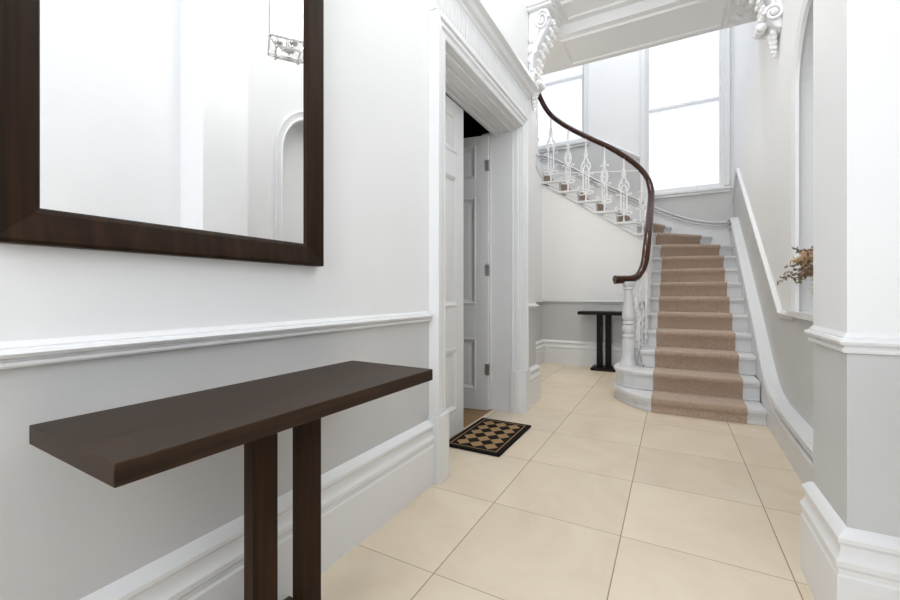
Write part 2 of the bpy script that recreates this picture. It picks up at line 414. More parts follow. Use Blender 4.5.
for j in range(4):
    for i in range(2):
        cx, cy = .535+.10*i, 4.36+.125*j
        for k in range(6):
            a = k*PI/3; sr.ball((cx+.028*math.cos(a), cy+.028*math.sin(a), 3.695), .02, 8, 5, 0, (1, 1, .7))
        sr.ball((cx, cy, 3.69), .014, 8, 5)
structure(sr.build('trim_7', PLASTER, None, True), 'rosette panel on the soffit beside the right bracket', 'trim')
# crown moulding, front of the landing
cm = MB(); cm.sweep([(0, 0), (.05, 0), (.05, .02), (.02, .05), (0, .08)], [(XL, 3.83, 3.80), (XR, 3.83, 3.80)], (0, -1, 0))
structure(cm.build('trim_8', PLASTER), 'plain moulding along the front edge of the landing soffit', 'trim')

# window wall (stairs)
W2 = (-.375, .655, 2.66, 5.24); W1 = (-2.30, -1.315, 3.68, 5.96)
YW = 7.18
grey_back = [(-3.5, 0), (.9, 0), (.9, 2.60), (-.42, 2.60), (-.42, 3.20), (-1.16, 3.66), (-3.5, 3.66)]
def rect(w): return [(w[0], w[2]), (w[1], w[2]), (w[1], w[3]), (w[0], w[3])]
white_back = [(-3.5, 3.66), (-1.16, 3.66), (-.42, 3.20), (-.42, 2.60), (.9, 2.60), (.9, 6.6), (-3.5, 6.6)]
wall('wall_far', 'y', YW, -1, [(grey_back, [], 1), (white_back, [rect(W1), rect(W2)], 0)], .22, [WHITE, GREY], 'stairwell wall holding the two tall windows')

ARCH = [(0, 0), (.030, 0), (.036, .012), (.030, .026), (.030, .062), (.040, .072), (.040, .094), (.028, .104), (0, .110)]
def window(name, w, meet, label, aw=.085, right=True):
    x0, x1, z0, z1 = w
    m = MB(); prof = [(a, b*aw/.11) for a, b in ARCH]
    # architrave: path runs so that n x t points away from the glass
    path = [(x0, YW, z0-.02), (x0, YW, z1), (x1, YW, z1), (x1, YW, z0-.02)]
    path = path[::-1] if Vector((0, -1, 0)).cross(Vector((0, 0, 1))).x > 0 else path
    m.sweep(prof, path, (0, -1, 0))
    # box frame inside the reveal
    for xa, xb in ((x0, x0+.02), (x1-.02, x1)): m.box((xa, YW+.03, z0), (xb, YW+.17, z1))
    m.box((x0, YW+.03, z1-.04), (x1, YW+.17, z1))
    o = structure(m.build(name, TRIM, None, False, .003), label, 'window')
    # sill
    si = MB(); si.box((x0-.09, YW-.055, z0-.075), (x1+(.09 if right else .08), YW+.17, z0-.035)); si.box((x0-.08, YW-.03, z0-.115), (x1+.08, YW, z0-.075))
    si.build('window_sill', TRIM, o, False, .006)
    def sash(za, zb, y, nm, rb, rt):
        s = MB(); xa, xb = x0+.018, x1-.018
        s.box((xa, y, za), (xa+.028, y+.04, zb)); s.box((xb-.028, y, za), (xb, y+.04, zb)); s.box((xa+.028, y, za), (xb-.028, y+.04, za+rb)); s.box((xa+.028, y, zb-rt), (xb-.028, y+.04, zb))
        so = s.build(nm, TRIM, o, False, .003)
        MB().box((xa+.028, y+.018, za+rb), (xb-.028, y+.022, zb-rt)).build('pane', PANE, so)
        return so
    lo = sash(z0-.035, meet+.02, YW+.06, 'lower_sash', .075, .04)
    sash(meet-.02, z1-.04, YW+.105, 'upper_sash', .04, .05)
    for fx in (.3, .68):
        x = x0+(x1-x0)*fx; MB().box((x-.012, YW+.045, z0-.005), (x+.012, YW+.0605, z0+.02)).build('sash_lift', STEEL, lo, False, .003)
    return o
window('window_1', W1, 4.80, 'left stairwell window, higher up and mostly behind the balusters')
window('window_2', W2, 3.97, 'tall sash window beside the right wall at the turn of the stairs', .085, False)

# ------------------------------------------------------------------ baseboards and dado rails
b = MB(); b.hsweep(BASE_P, [(XL, -1.45), (XL, 1.98)]); structure(b.build('baseboard_left', TRIM, None, True), 'tall white moulded baseboard on the left wall under the big console', 'baseboard')
b = MB(); b.hsweep(BASE_P, [(XL, 3.64), (XL, 4.05), (XL-.2, 4.05)]); structure(b.build('baseboard_left_end', TRIM, None, True), 'short white baseboard beyond the doorway', 'baseboard')
d = MB(); d.hsweep(DADO_P, [(XL, -1.45), (XL, 1.98)]); structure(d.build('trim_1', TRIM, None, True), 'long white dado rail under the big mirror', 'trim')
d = MB(); d.hsweep(DADO_P, [(XL, 3.64), (XL, 4.05), (XL-.2, 4.05)]); structure(d.build('trim_2', TRIM, None, True), 'short white dado rail just past the doorway', 'trim')
pierpath = [(.67, 2.02), (.468, 2.02), (.468, 1.68), (.745, 1.68), (.745, -1.45)]
b = MB(); b.hsweep([(a*.78, z) for a, z in BASE_P], pierpath); structure(b.build('baseboard_pier', TRIM, None, True), 'white baseboard wrapping the square pier', 'baseboard')
PIER_P = [(a*.75, .89+(z-.916)*1.13) for a, z in DADO_P]
d = MB(); d.hsweep(PIER_P, pierpath); structure(d.build('trim_3', TRIM, None, True), 'white dado rail wrapping the square pier', 'trim')
# far wall under the upper flight
YF = 6.30
b = MB(); b.hsweep(BASE_P, [(-1.79, YF), (-.30, YF)]); structure(b.build('baseboard_far', TRIM, None, True), 'white baseboard behind the small console', 'baseboard')
d = MB(); d.hsweep([(a*.7, z) for a, z in DADO_P], [(-1.79, YF), (-.30, YF)]); structure(d.build('trim_4', GREY, None, True), 'slim grey dado rail above the small console', 'trim')
b = MB(); b.hsweep(BASE_P, [(-1.78, 4.1), (-1.78, YF)]); structure(b.build('baseboard_stair_left', TRIM, None, True), 'white baseboard on the wall left of the small console', 'baseboard')
d = MB(); d.hsweep([(a*.7, z) for a, z in DADO_P], [(-1.78, 4.1), (-1.78, YF)]); structure(d.build('trim_5', GREY, None, True), 'slim grey dado rail left of the small console', 'trim')

# raking dado rail on the right wall and on the window wall
RP = [(a, z-DZ+.005) for a, z in DADO_P]
d = MB(); d.sweep(RP, [(XR, 7.16, 2.41), (XR, 6.55, 2.70), (XR, 3.80, .92), (XR, 3.48, .92)], (-1, 0, 0))
structure(skew(d.build('trim_9', TRIM, None, True)), 'white rail climbing the right wall beside the stairs', 'trim')
d = MB(); d.sweep([(a, z-DZ) for a, z in DADO_P], [(XR, 2.44, .95), (XR, 1.99, .95)], (-1, 0, 0))
structure(skew(d.build('trim_10', TRIM, None, True)), 'short white rail hidden behind the square pier', 'trim')
d = MB(); d.sweep(RP, [(-1.24, YW, 3.66), (-1.14, YW, 3.655), (-.45, YW, 3.22)], (0, -1, 0))
structure(d.build('trim_11', TRIM, None, True), 'white sloping rail between the two stairwell windows', 'trim')
# niche archivolt
yc, nr = (NY0+NY1)/2, (NY1-NY0)/2
path = [(XR, NY1, NZ0)]+[(XR, yc+nr*math.cos(R(a)), NSP+nr*math.sin(R(a))) for a in range(0, 181, 6)]+[(XR, NY0, NZ0)]
a_ = MB(); a_.sweep([(0, 0), (.018, 0), (.024, .014), (.016, .03), (.016, .065), (.022, .075), (.018, .085), (0, .09)], path[::-1], (-1, 0, 0))
a_.box((XR-.03, NY0-.10, NZ0-.03), (XR+.199, NY1+.10, NZ0+.006))
structure(skew(a_.build('trim_12', TRIM, None, True)), 'moulded white surround and sill of the arched niche', 'trim')

# ------------------------------------------------------------------ door surround
ds = MB()
CAS = [(0, 0), (.044, 0), (.050, .010), (.040, .020), (.040, .048), (.054, .056), (.054, .074), (.046, .080), (.064, .088), (.064, .112), (0, .116)]
ds.sweep(CAS, [(XL, 2.10, .38), (XL, 2.10, 2.555), (XL, 3.52, 2.555), (XL, 3.52, .38)], (1, 0, 0))
ds.box((XL, 1.978, 0), (XL+.070, 2.10, .38)); ds.box((XL, 3.52, 0), (XL+.070, 3.642, .38))
# frieze and cornice over the door
ds.box((XL, 1.98, 2.67), (XL+.05, 3.64, 2.90))
ds.sweep([(0, 2.86), (.055, 2.87), (.06, 2.89), (.085, 2.90), (.10, 2.925), (.135, 2.935), (.135, 2.965), (.12, 2.975), (0, 2.99)], [(XL, 1.93, 0), (XL, 3.70, 0)], (1, 0, 0))
for i in range(46):
    y = 1.99+i*.036; ds.box((XL+.05, y, 2.70), (XL+.054, y+.016, 2.855))
# jamb linings with a stop bead
for ya, yb in ((2.10, 2.118), (3.502, 3.52)): ds.box((XL-.25, ya, 0), (XL, yb, 2.545))
ds.box((XL-.25, 2.118, 2.535), (XL, 3.502, 2.56))
for xx in (-.06, -.14): ds.box((XL+xx-.02, 2.118, 2.522), (XL+xx, 3.502, 2.535))
ds.box((XL-.215, 2.118, 2.51), (XL-.19, 3.502, 2.535))
ds.box((XL-.06, 3.495, .38), (XL-.04, 3.502, 2.52)); ds.box((XL-.06, 3.478, 0), (XL, 3.502, .38))
ds.box((XL-.34, 3.484, 0), (XL-.25, 3.62, 2.545)); ds.box((XL-.34, 2.0, 0), (XL-.275, 2.118, 2.545))
structure(ds.build('trim_13', TRIM, None, True, .004), 'white classical door surround with cornice on the left wall', 'trim')

def door(name, w, label, hinge_side, loc, rot, h=2.505):
    """leaf in local coords: hinge edge at x=0, leaf runs to +x, visible face toward -y"""
    m = MB(); T = .045; st = .115
    m.box((0, 0, .008), (st, T, h)); m.box((w-st, 0, .008), (w, T, h))
    rails = [(.008, .19), (.66, .97), (1.95, 2.12), (2.42, h)]
    for a, c in rails: m.box((st, 0, a), (w-st, T, c))
    m.box((st, .015, .1), (w-st, T-.015, 2.45))
    for a, c in ((.19, .66), (.97, 1.95), (2.12, 2.42)):
        for (y, n) in ((0, -1), (T, 1)):
            pth = [(st, y, a), (w-st, y, a), (w-st, y, c), (st, y, c)]
            if n > 0: pth = pth[::-1]
            m.sweep([(-.018, 0), (.004, 0), (.008, .010), (.002, .020), (-.006, .032), (-.018, .036)], pth, (0, n, 0), True)
            q = .06; yy = .010 if n < 0 else T-.010
            m.box((st+q, min(yy, T/2), a+q), (w-st-q, max(yy, T/2), c-q))
    o = m.build(name, DOORM, None, False, .003); o.location = loc; o.rotation_euler = (0, 0, rot)
    structure(o, label, 'door')
    return o
# near leaf: shut, in the plane of the doorway; face looks to +X  (local -y -> +X when rotated +90deg)
d1 = door('door_1', .752, 'closed white panelled door leaf nearest the big console', 0, (XL-.222, 2.118, 0), R(90))
d2 = door('door_2', .62, 'open white panelled door leaf swung into the dark room', 0, (XL-.262, 3.475, 0), R(180+10))
# second leaf: local +x runs toward -X, face that shows is local +y -> -Y
for z in (.38, 1.28, 2.23):
    hm = MB()
    hm.box((-.012, .040, z-.05), (.004, .050, z+.05)); hm.box((.0, .045, z-.05), (.03, .0485, z+.05))
    for zz in (-.05, -.017, .017): hm.lathe([(.008, 0), (.008, .032)], (-.006, .05, z+zz), 10)
    ho = hm.build('hinge', STEEL, None, False); ho.parent = d2
kb = MB(); kb.lathe([(.006, 0), (.022, .0), (.024, .003), (.024, .008)], (0, 0, 0), 16)

# ------------------------------------------------------------------ doormat
hx, hy = .2125, .345
dm = MB().box((-hx, -hy, 0), (hx, hy, .016))
mo = dm.build('doormat', mat_pattern(hx, hy), None, False, .005); mo.location = (-1.205, 2.846, .0005); mo.rotation_euler = (0, 0, R(0))
tag(mo, 'black doormat with tan diamonds lying across the doorway', 'doormat')

# ------------------------------------------------------------------ console tables
def console(name, label, c, along, L, Dp, H_, th, leg_w, leg_t, gap, base, mats, rotz):
    """built along local Y, front toward +X, then rotated"""
    root = empty(name, (0, 0, 0), label, 'table', None)
    m1, m2, m3 = mats
    MB().box((-Dp/2, -L/2, H_-th), (Dp/2, L/2, H_)).build('tabletop', m1, root, False, .0025)
    for s in (-1, 1):
        y0 = s*(gap/2+leg_w/2)
        MB().box((-leg_t/2, y0-leg_w/2, base[2]), (leg_t/2, y0+leg_w/2, H_-th)).build('leg', m2, root, False, .003)
    MB().box((-base[0]/2, -base[1]/2, 0), (base[0]/2, base[1]/2, base[2])).build('base', m3, root, False, .003)
    root.location = c; root.rotation_euler = (0, 0, rotz)
    return root
console('console_table', 'long dark brown console table under the big mirror', (-.966, .80, 0), 'y', .950, .388, .797, .040, .0735, .042, .080, (.40, .345, .03), (WENGE_Y, WENGE_Z, WENGE_Y), R(-1.5))
console('console_table', 'small black console table against the far wall beside the stair newel', (-.845, 6.085, 0), 'x', .66, .34, .815, .045, .078, .05, .036, (.30, .32, .035), (BLACKW, BLACKW, BLACKW), R(-90))

# ------------------------------------------------------------------ mirror
mr = empty('wall_mirror', (XL, .697, 1.175), 'large rectangular mirror in a wide dark wood frame above the console', 'mirror')
fy0, fy1, fz0, fz1 = .274, 1.152, 1.173, 2.42; fw = .077
FR = [(0, 0), (0, .077), (.044, .077), (.050, .070), (.046, .05), (.036, .010), (.030, 0)]
f1 = MB(); f1.sweep([(a*.85, b) for a, b in FR], [(XL+.001, fy0+fw, fz0+fw), (XL+.001, fy0+fw, fz1-fw), (XL+.001, fy1-fw, fz1-fw), (XL+.001, fy1-fw, fz0+fw)], (1, 0, 0), True)
fo = f1.build('frame', WENGE_F, mr, False, .002)
gm = MB()
g0, g1, h0, h1 = fy0+fw-.004, fy1-fw+.004, fz0+fw-.004, fz1-fw+.004; bv = .007
X0, X1 = XL+.016, XL+.0195
ri = [[(X0-.01, g0, h0), (X0-.01, g1, h0), (X0-.01, g1, h1), (X0-.01, g0, h1)], [(X0, g0, h0), (X0, g1, h0), (X0, g1, h1), (X0, g0, h1)],
      [(X1, g0+bv, h0+bv), (X1, g1-bv, h0+bv), (X1, g1-bv, h1-bv), (X1, g0+bv, h1-bv)]]
gm.rings(ri); gm.build('glass', MIRROR, mr)

# ------------------------------------------------------------------ staircase
r_, g_ = .178, .283; Z1 = .128; Y1 = 4.13; XI, XO = -.262, .6685
def Z(k): return Z1+r_*(k-1)
RL = {}
for k in range(1, 9): RL[k] = ((XI, Y1+g_*(k-1)), (XO+.0058*(k-1), Y1+g_*(k-1)))
XW = .722
RL[9] = ((-.263, 6.215), (XW, 6.43)); RL[10] = ((-.278, 6.262), (XW, 6.82)); RL[11] = ((-.322, 6.293), (.50, 7.16)); RL[12] = ((-.44, YF), (-.03, 7.16))
RL[13] = ((-.71, YF), (-.60, 7.16))
for k in range(14, 18): RL[k] = ((-.44-.27*(k-12), YF), (-.44-.27*(k-12), 7.16))
RL[18] = ((-1.80, 6.05), (-2.76, 6.05))
for k in range(19, 23): RL[k] = ((-1.80, 6.05-.27*(k-18)), (-2.76, 6.05-.27*(k-18)))
RL[23] = ((-1.80, 4.885), (-2.76, 4.885))
st = empty('staircase', (.2, 4.13, 0), 'white painted staircase curving up to the left past the windows', 'staircase')
def nrm(k):
    a, c = Vector(RL[k][0]), Vector(RL[k][1]); d = (c-a).normalized(); return Vector((d.y, -d.x))   # toward the lower step
def offs(p, n, q): return (p[0]+n.x*q, p[1]+n.y*q)
TT, NO = .036, .028
for k in range(1, 23):
    a, c = RL[k]; a2, c2 = RL[k+1]; n = nrm(k); d = (Vector(c)-Vector(a)).normalized()
    ov = .035
    ai = (a[0]-d.x*ov, a[1]-d.y*ov); d2 = (Vector(c2)-Vector(a2)).normalized(); ai2 = (a2[0]-d2.x*ov, a2[1]-d2.y*ov)
    if k == 1:
        poly = [(XO, Y1), (-.14, Y1), (-.20, 4.135), (-.28, 4.18), (-.40, 4.32), (-.49, 4.47), (-.53, 4.62), (-.53, 4.80), (-.48, 4.94), (-.40, 5.02), (XI, 5.06), (XI, Y1+g_), (XO, Y1+g_)]
    elif k == 2:
        y = Y1+g_; poly = [(XO, y), (-.22, y), (-.33, 4.425), (-.43, 4.47), (-.50, 4.56), (-.525, 4.68), (-.52, 4.82), (-.47, 4.93), (-.39, 5.0), (XI, 5.03), (XI, y+g_), (XO, y+g_)]
    if k in (1, 2):
        cen = Vector((-.1, 4.75))
        def grow(q):
            out = []
            for i, p in enumerate(poly):
                if i == 0: out.append((p[0], p[1]-q)); continue
                if i >= len(poly)-3: out.append(p); continue
                p0, p2 = Vector(poly[i-1]), Vector(poly[i+1]); t = (p2-p0).normalized(); nn = Vector((-t.y, t.x))
                out.append((p[0]-abs(nn.x)*q if i > 1 else p[0], p[1]+(-1 if p[1] < 4.7 else 1)*abs(nn.y)*q))
            return out
        zb = 0 if k == 1 else Z(1)
        rb = MB(); rb.prism(poly, zb, Z(k)-TT); rb.prism(grow(.010), zb, zb+.03) if k == 1 else rb.prism(grow(.006), zb, zb+.02)
        rb.prism(grow(.012), Z(k)-TT-.022, Z(k)-TT); rb.build('riser', STAIRW, st, False, .006)
        tb = MB(); tb.prism(grow(NO), Z(k)-TT, Z(k)); tb.build('tread', STAIRW, st, False, .010, 3)
        continue
    back = [c2, a2]
    if k == 10: back = [(XW, 7.16), c2, a2]
    if k == 17: poly = [offs(ai, n, NO), offs(c, n, NO), (-2.76, 7.16), (-2.76, 6.05), (-1.80-.0, 6.05), (-1.78, 6.27)]
    else: poly = [offs(ai, n, NO), offs(c, n, NO), c]+back+[ai2]
    tb = MB(); tb.prism(poly, Z(k)-TT, Z(k)); tb.build('tread', STAIRW, st, False, .008, 3)
    rb = MB(); rb.prism([a, c, offs(c, n, -.02), offs(a, n, -.02)], Z(k-1), Z(k)-TT)
    rb.prism([offs(ai, n, .012), offs(c, n, .012), c, ai], Z(k)-TT-.02, Z(k)-TT); rb.build('riser', STAIRW, st, False, .003)

# string on the open side, following the well
well = [(XI, 5.0)]+[(XI, y) for y in (5.3, 5.6, 5.9, 6.1)]+[(-.263, 6.20), (-.274, 6.255), (-.308, 6.288), (-.38, YF), (-.44, YF)]+[(-.44-.27*i, YF) for i in range(1, 6)]
def nose(y): return Z1+(y-Y1)/g_*r_
def sbot(p):
    if p[1] <= 6.1 and p[0] > -.3: return nose(p[1])-.28
    if p[0] <= -.38: return 1.835-.675*(p[0]+.40)
    i = well.index(p); t = (i-4)/(8-4); return (nose(6.1)-.28)*(1-t)+(1.835-.675*(.02))*t
def stop_(p):
    if p[1] < 6.2 and p[0] > -.285:
        k = int((p[1]+1e-6-Y1)/g_)+1; return Z(max(k, 3))-TT
    return None
os_ = MB(); T3 = .030
pts = [(XI, 4.70)]+[(XI, Y1+g_*(k-1)) for k in range(4, 9)]
segs = []
for k in range(3, 9):
    y0, y1 = max(Y1+g_*(k-1), 4.70), (Y1+g_*k if k < 8 else 6.20)
    if y1 > y0: segs.append(((XI, y0), (XI, y1), Z(k)-TT))
segs += [((-.263, 6.20), (-.274, 6.255), Z(9)-TT), ((-.274, 6.255), (-.308, 6.288), Z(10)-TT), ((-.308, 6.288), (-.38, YF), Z(11)-TT), ((-.38, YF), (-.44, YF), Z(11)-TT)]
for k in range(12, 17): segs.append((RL[k][0], RL[k+1][0], Z(k)-TT))
def zb_(p):
    if p[0] > -.2635 and p[1] <= 6.2001: return max(nose(p[1])-.28, .30)
    if p[0] <= -.38: return 1.835-.675*(p[0]+.40)
    t = {(-.274, 6.255): .30, (-.308, 6.288): .62}.get(p, 0 if p[1] < 6.25 else 1); z0 = nose(6.2)-.28; z1 = 1.835-.675*.02
    return z0+(z1-z0)*t
wf = MB(); wl = MB()
for p, q, zt in segs:
    d = (Vector(q)-Vector(p)).normalized(); n = Vector((-d.y, d.x)) if (p[0] <= XI+.001 and abs(d.y) > .5) else Vector((-d.y, d.x))
    # outward = toward the stair hall (-X or -Y)
    if n.x+n.y > 0: n = -n
    po = (p[0]+n.x*.012, p[1]+n.y*.012); qo = (q[0]+n.x*.012, q[1]+n.y*.012); pi_ = (p[0]-n.x*.02, p[1]-n.y*.02); qi = (q[0]-n.x*.02, q[1]-n.y*.02)
    za, zb2 = zb_(p), zb_(q)
    os_.add([(*po, za), (*qo, zb2), (*qo, zt), (*po, zt), (*pi_, za), (*qi, zb2), (*qi, zt), (*pi_, zt)], [(0,1,2,3),(7,6,5,4),(0,4,5,1),(3,2,6,7),(0,3,7,4),(1,5,6,2)])
    # lower bead of the string
    pb = (p[0]+n.x*.022, p[1]+n.y*.022); qb = (q[0]+n.x*.022, q[1]+n.y*.022)
    os_.add([(*pb, za), (*qb, zb2), (*qb, zb2+.035), (*pb, za+.035), (*pi_, za), (*qi, zb2), (*qi, zb2+.035), (*pi_, za+.035)], [(0,1,2,3),(7,6,5,4),(0,4,5,1),(3,2,6,7),(0,3,7,4),(1,5,6,2)])
    # spandrel wall below, in two paints
    for (lo, hi0, hi1, mi) in ((0, min(DZ, za+.02), min(DZ, zb2+.02), 1), (DZ, za+.02, zb2+.02, 0)):
        if hi0 <= lo and hi1 <= lo: continue
        wf.add([(*p, lo), (*q, lo), (*q, max(hi1, lo)), (*p, max(hi0, lo)), (*pi_, lo), (*qi, lo), (*qi, max(hi1, lo)), (*pi_, max(hi0, lo))], [(0,1,2,3),(7,6,5,4),(0,4,5,1),(3,2,6,7),(0,3,7,4),(1,5,6,2)], mi)
os_.build('outer_string', STAIRW, st)
# small scroll brackets under the tread ends of the upper flight
for k in range(12, 17):
    sb = MB(); x0 = RL[k][0][0]; zt = Z(k)-TT
    sb.prism([(x0-.02, zt), (x0-.02, zt-.10), (x0-.06, zt-.085), (x0-.10, zt-.05), (x0-.17, zt-.045), (x0-.22, zt-.02), (x0-.24, zt)], YF-.022, YF-.012, 1)
    sb.build('tread_bracket', STAIRW, st, False, .003)
structure(wf.build('wall_stair_spandrel', [WHITE, GREY]), 'white and grey wall under the stairs behind the small console', 'wall')
wall('wall_stair_left', 'x', -1.79, 1, [([(4.08, 0), (6.31, 0), (6.31, DZ), (4.08, DZ)], [], 1), ([(4.08, DZ), (6.31, DZ), (6.31, 2.9), (6.05, 2.95), (4.88, 3.75), (4.08, 3.75)], [], 0)], .06, [WHITE, GREY], 'narrow wall left of the small console, past the doorway')
# string of the top flight
t3 = MB(); t3.prism([(6.32, 2.85), (6.05, 2.9), (4.88, 3.7), (4.88, 4.03), (6.05, 3.12), (6.32, 3.0)], -1.81, -1.78, 0); t3.build('outer_string', STAIRW, st)
# wall strings
CAPY = [(2.03, .30), (3.30, .30), (3.62, .315), (3.85, .36), (4.05, .46), (4.30, .62)]+[(y, nose(y)+.40) for y in (4.6, 5.0, 5.4, 5.8, 6.1)]+[(6.30, 1.885), (6.45, 1.985), (6.58, 2.05), (6.72, 2.085), (6.90, 2.10), (7.18, 2.10)]
capr = [(p.x, p.y) for p in catmull([(a, z, 0) for a, z in CAPY], 5)]
def xf(y): return XR-.045
CAPP = [(0, -.088), (.014, -.086), (.014, -.074), (.001, -.070), (.001, -.062), (.022, -.058), (.028, -.046), (.022, -.036), (.004, -.032), (.004, -.024), (.034, -.016), (.042, -.004), (.036, .008), (.020, .013), (0, .014)]
ws = MB(); ws.rings([[(xf(a), a, 0), (xf(a), a, z-.10), (XR-.033, a, z-.09), (XR-.033, a, z), (XR-.0005, a, z), (XR-.0005, a, 0)] for a, z in capr])
ws.sweep([(-.05, -.125), (.020, -.125), (.026, -.118), (.026, -.094), (.018, -.086), (-.012, -.084), (-.012, -.052), (.026, -.048), (.036, -.036), (.030, -.024), (.002, -.022), (.002, -.014), (.040, -.010), (.044, .002), (.036, .012), (-.05, .013)], [(xf(a), a, z) for a, z in reversed(capr)], (-1, 0, 0))
skew(ws.build('wall_string', STAIRW, st, True))
CAPX = [(.76, 2.10), (.55, 2.11), (.36, 2.145), (.165, 2.21), (-.035, 2.30), (-.24, 2.41), (-.556, 2.60), (-1.056, 2.915), (-2.0, 3.50), (-2.7, 3.55)]
capb = [(p.x, p.y) for p in catmull([(a, z, 0) for a, z in CAPX], 5)]
wb = MB(); wb.prism([(.76, 1.2), (-2.7, 2.5)]+[(a, z) for a, z in reversed(capb)], YW-.028, YW-.0005, 1)
wb.sweep(CAPP, [(a, YW-.028, z) for a, z in reversed(capb)], (0, -1, 0)); wb.build('wall_string', STAIRW, st, True)

# ------------------------------------------------------------------ stair runner
def lerp(p, q, t): return (p[0]+(q[0]-p[0])*t, p[1]+(q[1]-p[1])*t)
rm = MB(); CT = .011
TR = {k: ((-.17+.005*(k-1)-XI)/(XO+.0058*(k-1)-XI), (.537+.0045*(k-1)-XI)/(XO+.0058*(k-1)-XI)) for k in range(1, 10)}; TR[10] = (.13, .835); TR[11] = (.14, .81); TR[12] = (.14, .76); TR[13] = (.14, .80)
for k in range(14, 18): TR[k] = (.14, .84)
rings = []
def ring(k, off, z, zin, offin):
    n = nrm(k); t0, t1 = TR[k]; a, c = RL[k]; A = lerp(a, c, t0); B = lerp(a, c, t1)
    nn = 8; up = []
    for i in range(nn+1):
        p = lerp(A, B, i/nn); up.append((p[0]+n.x*off, p[1]+n.y*off, z))
    dn = []
    for i in range(nn, -1, -1):
        p = lerp(A, B, i/nn); dn.append((p[0]+n.x*offin, p[1]+n.y*offin, zin))
    rings.append(up+dn)
for k in range(1, 18):
    zb = .001 if k == 1 else Z(k-1)
    lo = zb+(CT if k > 1 else 0)
    e = .0006
    ring(k, CT+.001, lo, zb+e, e) if k > 1 else ring(k, CT+.012, lo, zb, .001)
    ring(k, CT+.001 if k > 1 else CT+.002, Z(k)-TT-.030, Z(k)-TT-.030, e)
    ring(k, NO+CT*.7, Z(k)-TT-.004, Z(k)-TT-.004, NO*.5)
    ring(k, NO+CT, Z(k)-TT*.5, Z(k)-TT*.5, NO+e)
    ring(k, NO+CT*.8, Z(k)-.002, Z(k)-.006, NO+e)
    ring(k, NO+CT*.2, Z(k)+CT*.8, Z(k)+e, NO-.006)
    ring(k, NO-.01, Z(k)+CT, Z(k)+e, NO-.012)
rm.rings(rings)
ro = rm.build('stair_runner', CARPET, None, 50)
tag(ro, 'taupe brown carpet runner up the middle of the white stairs', 'carpet')

# ------------------------------------------------------------------ balustrade
NX, NYY = -.414, 4.77
bal = empty('stair_balustrade', (NX, NYY, Z(2)), 'polished dark handrail on white iron balusters curving up the stairs', 'railing')
railpts = [(-.545, 4.69, 1.215), (-.51, 4.71, 1.215), (-.46, 4.74, 1.218), (NX+.03, 4.80, 1.225), (-.32, 4.90, 1.27), (-.275, 5.02, 1.40), (-.258, 5.15, 1.60), (-.252, 5.30, 1.765), (-.25, 5.60, 1.985), (-.25, 5.90, 2.20), (-.252, 6.10, 2.37), (-.262, 6.20, 2.49), (-.30, 6.28, 2.64), (-.38, 6.315, 2.79),
           (-.53, 6.32, 2.955), (-.80, 6.32, 3.18), (-1.07, 6.32, 3.36), (-1.35, 6.32, 3.555), (-1.55, 6.32, 3.72), (-1.68, 6.30, 3.86), (-1.77, 6.22, 4.02), (-1.81, 6.05, 4.18), (-1.82, 5.6, 4.50), (-1.82, 5.1, 4.85), (-1.82, 4.9, 4.98)]
rc = catmull(railpts, 6)
# profile of the rail: mushroom section
def rail_ring(i):
    t = (rc[min(i+1, len(rc)-1)]-rc[max(i-1, 0)]).normalized(); a = t.cross(Vector((0, 0, 1))).normalized(); u = a.cross(t).normalized(); out = []
    for k in range(14):
        th = 2*PI*k/14; x = .042*math.cos(th); y = .036*math.sin(th)
        if i < 26: x *= 1+.35*(1-i/26); y *= 1.3-.3*i/26
        if math.sin(th) < -.3: x *= .72
        out.append(rc[i]+a*x+u*y)
    return out
hr = MB(); hr.rings([rail_ring(i) for i in range(len(rc))]); hr.build('handrail', MAHOG, bal, 60)
z0 = Z(2)
npf = [(.075, 0), (.075, .025), (.066, .035), (.066, .05), (.056, .07), (.060, .16), (.058, .25), (.048, .285), (.058, .295), (.058, .312), (.046, .322), (.040, .335), (.052, .355), (.060, .385), (.052, .415), (.038, .430), (.052, .440), (.052, .455), (.044, .465), (.056, .50), (.058, .54), (.050, .60), (.042, .68), (.036, .78), (.036, .80), (.050, .81), (.050, .825), (.042, .835), (.055, .85), (.055, 1.195-z0)]
nw = MB(); nw.lathe([(q*1.13, z) for q, z in npf], (NX, NYY, z0), 28); nw.build('newel_post', STAIRW, bal, 50)

